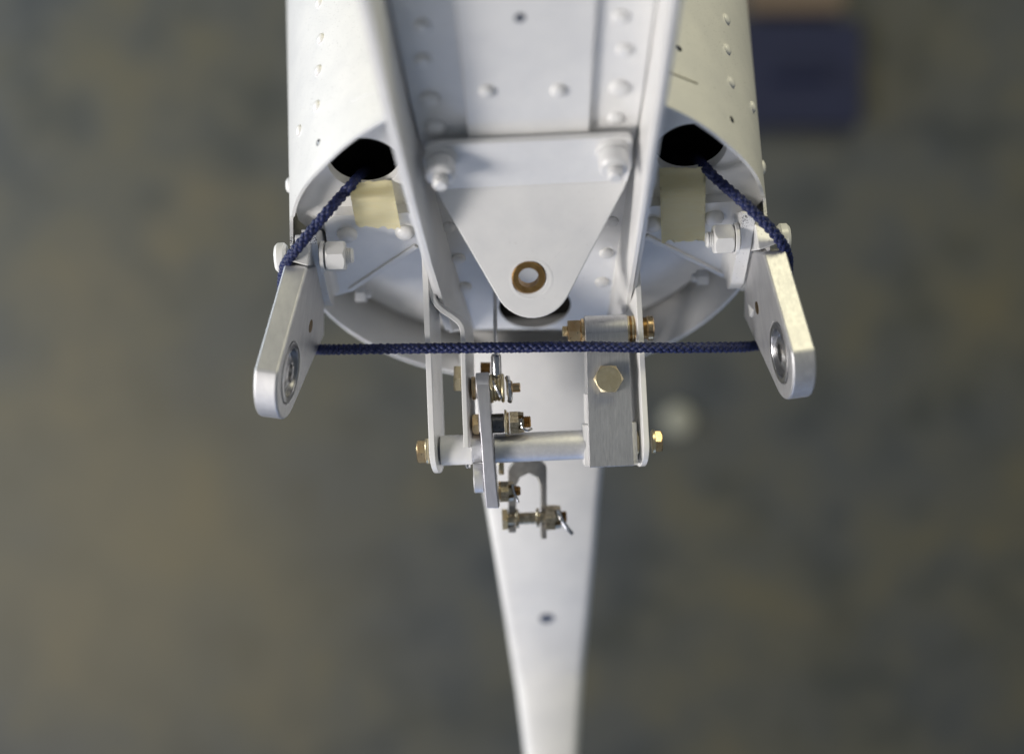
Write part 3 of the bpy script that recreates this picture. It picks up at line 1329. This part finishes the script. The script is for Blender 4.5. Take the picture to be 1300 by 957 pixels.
# cross bolt in the barrel
bx0 = P(741.5, 419.5, -24)
stamp('washer', mesh_cyl('washer', 15.5, 4, gold_rose), blk, bx0, -am)
stamp('nut', mesh_hex('nut', 13.5, 17, gold_rose, both=True), blk, bx0 - am * 4, -am)
stamp('stud', mesh_thread('stud', 7, 7, gold, 2.2), blk, bx0 - am * 21, -am)
bx1 = P(796, 417.4, -24)
for k in range(6):
    stamp('washer', mesh_cyl('washer', 16.8, 2.5, (gold, bronze, gold, gold_rose, gold, bronze)[k], .5), blk, bx1 + am * (k * 2.75), am)
stamp('bolt_shank', mesh_cyl('bolt_shank', 14, 12, bronze), blk, bx1 + am * 16, am)
stamp('bolt_head', mesh_cyl('bolt_head', 16, 9, gold_rose, 1.5), blk, P(820.5, 416.5, -24), am)
# white clamp cheeks round the lower end
for x0, x1, y0, y1 in ((740.5, 748, 539, 592), (801.5, 808, 536, 590)):
    bm = bmesh.new()
    q = [P(x0, y0, -18), P(x1, y0 - .3, -18), P(x1 + 2.2, y1, -18), P(x0 + 2.2, y1 + .3, -18)]
    add_plate(bm, q, V(0, 0, -1), 52)
    obj('clamp_cheek', bm, white_flat, blk, bevel=1.4, sharp=40)
bm = bmesh.new()
add_plate(bm, [P(743, 500, -16), P(748, 500, -16), P(749.5, 538, -16), P(744, 538, -16)], V(0, 0, -1), 44)
obj('spacer_plate', bm, white_flat, blk, bevel=1, sharp=40)

# ------------------------------------------------------------------ stern post below
post = thing('stern_post', 'tapering white post running down from the tail towards the floor', 'stern post', P(701, 1000, -640))
SP = [(438, 582, 780, -190), (480, 589, 777, -205), (590, 607, 767, -262), (640, 616.5, 762, -300), (700, 627, 757, -360), (780, 640.5, 749, -460), (845, 651, 742, -560), (857, 653, 741.5, -567), (875, 656, 740, -571), (1010, 673, 731, -586)]
bm = bmesh.new()
rows = []
for y, xl, xr, z in SP:
    l_, r_ = P(xl, y, z - 16), P(xr, y, z - 16)
    sec = [P(xl, y, z - 16) + V(3, 0, -60), l_, P(xl, y, z - 16) + V(3, 0, 10), P(xl, y, z - 16) + V(14, 0, 16),
           P(xr, y, z - 16) + V(-14, 0, 16), P(xr, y, z - 16) + V(-3, 0, 10), r_, P(xr, y, z - 16) + V(-3, 0, -60)]
    rows.append([bm.verts.new(p) for p in sec])
n = len(rows[0])
for A, Bb in zip(rows, rows[1:]):
    for k in range(n):
        k2 = (k + 1) % n
        bm.faces.new((A[k], A[k2], Bb[k2], Bb[k]))
bm.faces.new(rows[0]); bm.faces.new(list(reversed(rows[-1])))
obj('post_face', bm, white_flat, post, sharp=50)
nrm = (P(700, 700, -360) - P(700, 860, -585)).cross(V(1, 0, 0)).normalized()
if nrm.z < 0:
    nrm = -nrm
zz = -460 - 16 + 16 - (783 - 780) / 65 * 100
bm = bmesh.new()
add_lathe(bm, P(694, 783, zz), nrm, [(0, 3), (9, 3), (10, 4), (11, 4), (12, 0)], 24)  # dark disc on the surface, coloured as the shade of a hole
obj('dark_hole_disc', bm, dark_steel, post)

# ------------------------------------------------------------------ shackle hanging under the tube
sh = thing('shackle', 'small shackle with golden pin, castle nut and cotter hanging under the cross tube', 'shackle', P(670, 656, -110))
zs = -112
bm = bmesh.new()
# inverted U strap with an arch
outer = [P(645.5, 676, zs), P(645, 596, zs), P(652, 586, zs), P(686, 584, zs), P(694, 592, zs), P(694, 684, zs), P(687, 684, zs), P(687, 628, zs)]
inner = [P(686, 616, zs), P(682, 606, zs), P(671, 600.5, zs), P(660, 606, zs), P(655.5, 616, zs), P(655, 676, zs)]
add_plate(bm, outer + inner, V(0, 0, -1), 40)
obj('yoke', bm, metal('grey_yoke_steel', (.30, .29, .28), (.42, .41, .39), .5), sh, bevel=1.2, sharp=40)
pz = zs + 0
p0 = P(637.5, 659, pz)
stamp('bolt_head', mesh_hex('bolt_head', 13.5, 8, gold), sh, p0, am)
stamp('pin', mesh_cyl('pin', 8, 62, worn, 1), sh, p0 + am * 6, am)
stamp('collar', mesh_cyl('collar', 13, 4, worn), sh, p0 + am * 18.5, am)
stamp('collar', mesh_cyl('collar', 13, 4, worn), sh, p0 + am * 46, am)
stamp('castle_nut', cn, sh, p0 + am * 58.5, am, 1.15)
stamp('thread_end', mesh_thread('thread_end', 8, 29, bronze, 2.4), sh, p0 + am * 58, am)
bm = bmesh.new()
cp = p0 + am * 77
add_tube(bm, catmull([cp + V(-2, 10, 11), cp + V(2, 0, 15), cp + V(9, -12, 12), cp + V(17, -22, 6)], 2), 2.8, 10)
obj('cotter_pin', bm, steel, sh)

# ------------------------------------------------------------------ masking tape strips
def tape(label, quad, seed):
    rnd = random.Random(seed)
    (x0, y0), (x1, y1), (x2, y2), (x3, y3) = quad     # top left, top right, bottom right, bottom left
    bm = bmesh.new()
    nu, nv = 14, 26
    g = []
    jag = [rnd.uniform(-2.2, 2.2) for _ in range(nu + 1)]
    for j in range(nv + 1):
        v = j / nv
        row = []
        for i in range(nu + 1):
            u_ = i / nu
            x = (x0 * (1 - u_) + x1 * u_) * (1 - v) + (x3 * (1 - u_) + x2 * u_) * v
            y = (y0 * (1 - u_) + y1 * u_) * (1 - v) + (y3 * (1 - u_) + y2 * u_) * v
            if j == nv:
                y += jag[i]
            if j == 0:
                y += jag[-i] * .5
            c = cu + 1.5 + (bp - cu + 6) * sstep(.0, .45, v) + 2.5 * math.sin(PI * v) + .8 * math.sin(v * 17 + u_ * 3 + seed) + .5 * math.sin(u_ * 9 + v * 5)
            row.append(bm.verts.new(OB(x, y, c)))
        g.append(row)
    for j in range(nv):
        for i in range(nu):
            bm.faces.new((g[j][i], g[j][i + 1], g[j + 1][i + 1], g[j + 1][i]))
    r = bmesh.ops.solidify(bm, geom=bm.faces[:], thickness=.8)
    o = obj('tape_strip', bm, tape_m, None, sharp=60)
    tag(o, label, 'tape')
    return o


t1 = tape('cream masking tape strip under the left black hole, on the left corner bracket', ((442, 233), (497, 228.5), (509, 291), (452, 287)), 1)
t2 = tape('yellowish masking tape strip under the right black hole, on the right corner bracket', ((837, 213), (896, 213), (895, 306), (840, 307)), 2)

# ------------------------------------------------------------------ braided cord


def braid(path, R=4.3, amp=1.2, per=10.2, hw=2.75, hh=1.9):
    bm = bmesh.new()
    fr = frames(path)
    step = (path[1] - path[0]).length
    om = (PI / 2) / per
    rn = random.Random(3)
    ph = [rn.uniform(0, 6.28) for _ in range(8)]
    for d in (1, -1):
        for i in range(4):
            rows = []
            for k, (p, t, e1, e2) in enumerate(fr):
                s = k * step
                th = d * om * s + i * PI / 2 + .10 * math.sin(s * .05 + ph[i]) + .25 * math.sin(s * .011)
                rr = R * (1 + .035 * math.sin(s * .021 + 1)) + d * amp * math.cos(4 * om * s) + .22 * math.sin(s * .13 + ph[i + (4 if d < 0 else 0)])
                rd = e1 * math.cos(th) + e2 * math.sin(th)
                tg = -e1 * math.sin(th) + e2 * math.cos(th)
                sd = (t * (1) + tg * (d * om * R)).normalized()      # along the strand
                wd = rd.cross(sd).normalized()
                c = p + rd * rr
                rows.append([bm.verts.new(c + wd * (hw * math.cos(a)) + rd * (hh * math.sin(a))) for a in (0, PI / 3, 2 * PI / 3, PI, 4 * PI / 3, 5 * PI / 3)])
            for A, Bb in zip(rows, rows[1:]):
                for q in range(6):
                    bm.faces.new((A[q], A[(q + 1) % 6], Bb[(q + 1) % 6], Bb[q]))
            bm.faces.new(rows[0]); bm.faces.new(list(reversed(rows[-1])))
    return bm


La, Ra = OB(453, 237, cu), OB(893, 219, cu)
cord_pts = [P(470, 212, La.z - 230), P(461, 219, La.z - 130), P(456, 224, La.z - 50), P(451, 229.5, La.z - 2), P(445, 236, La.z + 11), P(435, 247, La.z + 10), P(420, 264, 74), P(399, 289, 72), P(379, 313, 66), P(366, 330, 46), P(360, 346, 10),
            P(359, 380, -52), P(368, 425, -104), P(386, 442, -108), P(402, 443.5, -78), P(430, 443.5, -40), P(470, 443, -6), P(520, 442.5, 12), P(560, 442, 14),
            P(640, 441, 20), P(740, 440, 21), P(800, 441, 18), P(850, 441.5, 8), P(900, 441, -18), P(935, 440.5, -50), P(957, 439, -82), P(974, 433, -112), P(989, 410, -108), P(998, 370, -56),
            P(1000, 340, -4), P(998, 320, 34), P(988, 302, 58), P(968, 280, 68), P(938, 252, 73), P(910, 228, Ra.z + 10), P(900, 218, Ra.z + 11), P(894, 211.5, Ra.z - 2), P(889, 206, Ra.z - 50), P(884, 201, Ra.z - 130), P(876, 194, Ra.z - 230)]
cp_ = catmull(cord_pts, 1.25)
cord = obj('braided_cord', braid(cp_), navy, None, sharp=70)
bm = bmesh.new()
add_tube(bm, cp_[::2], 3.0, 8)  # core coloured near black as painted shade between the strands
obj('core', bm, shade_dark, cord)
tag(cord, 'navy blue braided cord threaded from hole to hole round both lugs', 'cord')

# ------------------------------------------------------------------ things lying on the floor
def plastic(name, c):
    m, nt, b = new_mat(name)
    n = noise(nt, 6, 3, .5, world=True)
    r = ramp(nt, n.outputs[0], [(.3, tuple(x * .8 for x in c)), (.7, c)])
    nt.links.new(r.outputs[0], b.inputs['Base Color'])
    b.inputs['Roughness'].default_value = .7
    b.inputs['Specular IOR Level'].default_value = .25
    return m


def crate(name, label, cat, x0, y0, x1, y1, base, h, mat, wall=28):
    z1 = FLOOR_Z + base + h
    q = [P(x0, y1, z1), P(x1, y1, z1), P(x1, y0, z1), P(x0, y0, z1)]
    root = thing(name, label, cat, (q[0] + q[2]) / 2 + V(0, 0, -h))
    bm = bmesh.new()
    pts = fillet([p + V(0, 0, -h) for p in q], 30, 5)
    add_plate(bm, pts, V(0, 0, 1), h - 60)
    obj('body', bm, mat, root, bevel=8, sharp=40)
    cx = (q[0] + q[2]) / 2
    big = [cx + V((p - cx).x * 1.04, (p - cx).y * 1.04, -60.0) for p in q]
    bm = bmesh.new()
    add_plate(bm, fillet(big, 34, 5), V(0, 0, 1), 60)
    lid = obj('lid', bm, mat, root, bevel=10, sharp=40)
    bm = bmesh.new()
    for sx in (-1, 1):
        add_box(bm, cx + V(sx * 90 - 12, -14, 0), V(24, 0, 0), V(0, 28, 0), V(0, 0, 34))
    add_box(bm, cx + V(-102, -14, 34), V(204, 0, 0), V(0, 28, 0), V(0, 0, 22))
    obj('handle', bm, mat, lid, bevel=5, sharp=40)
    return root


crate('storage_box', 'dark navy blue storage box standing on the floor, upper right', 'box', 940, 28, 1092, 158, 0, 90, plastic('navy_plastic', (.018, .022, .052)))
crate('cardboard_box', 'brown box at the top edge, behind the navy storage box', 'box', 952, -110, 1070, 12, 0, 90, plastic('brown_card', (.16, .12, .09)))
bm = bmesh.new()
add_lathe(bm, F(862, 533, 0), V(0, 0, 1), [(0, 0), (56, 0), (58, 4), (54, 26), (46, 34), (26, 40), (0, 42)], 32)
cap = obj('plastic_cap', bm, plastic('pale_plastic', (.36, .36, .30)), None)
tag(cap, 'small pale round cap lying alone on the floor right of the block', 'cap')
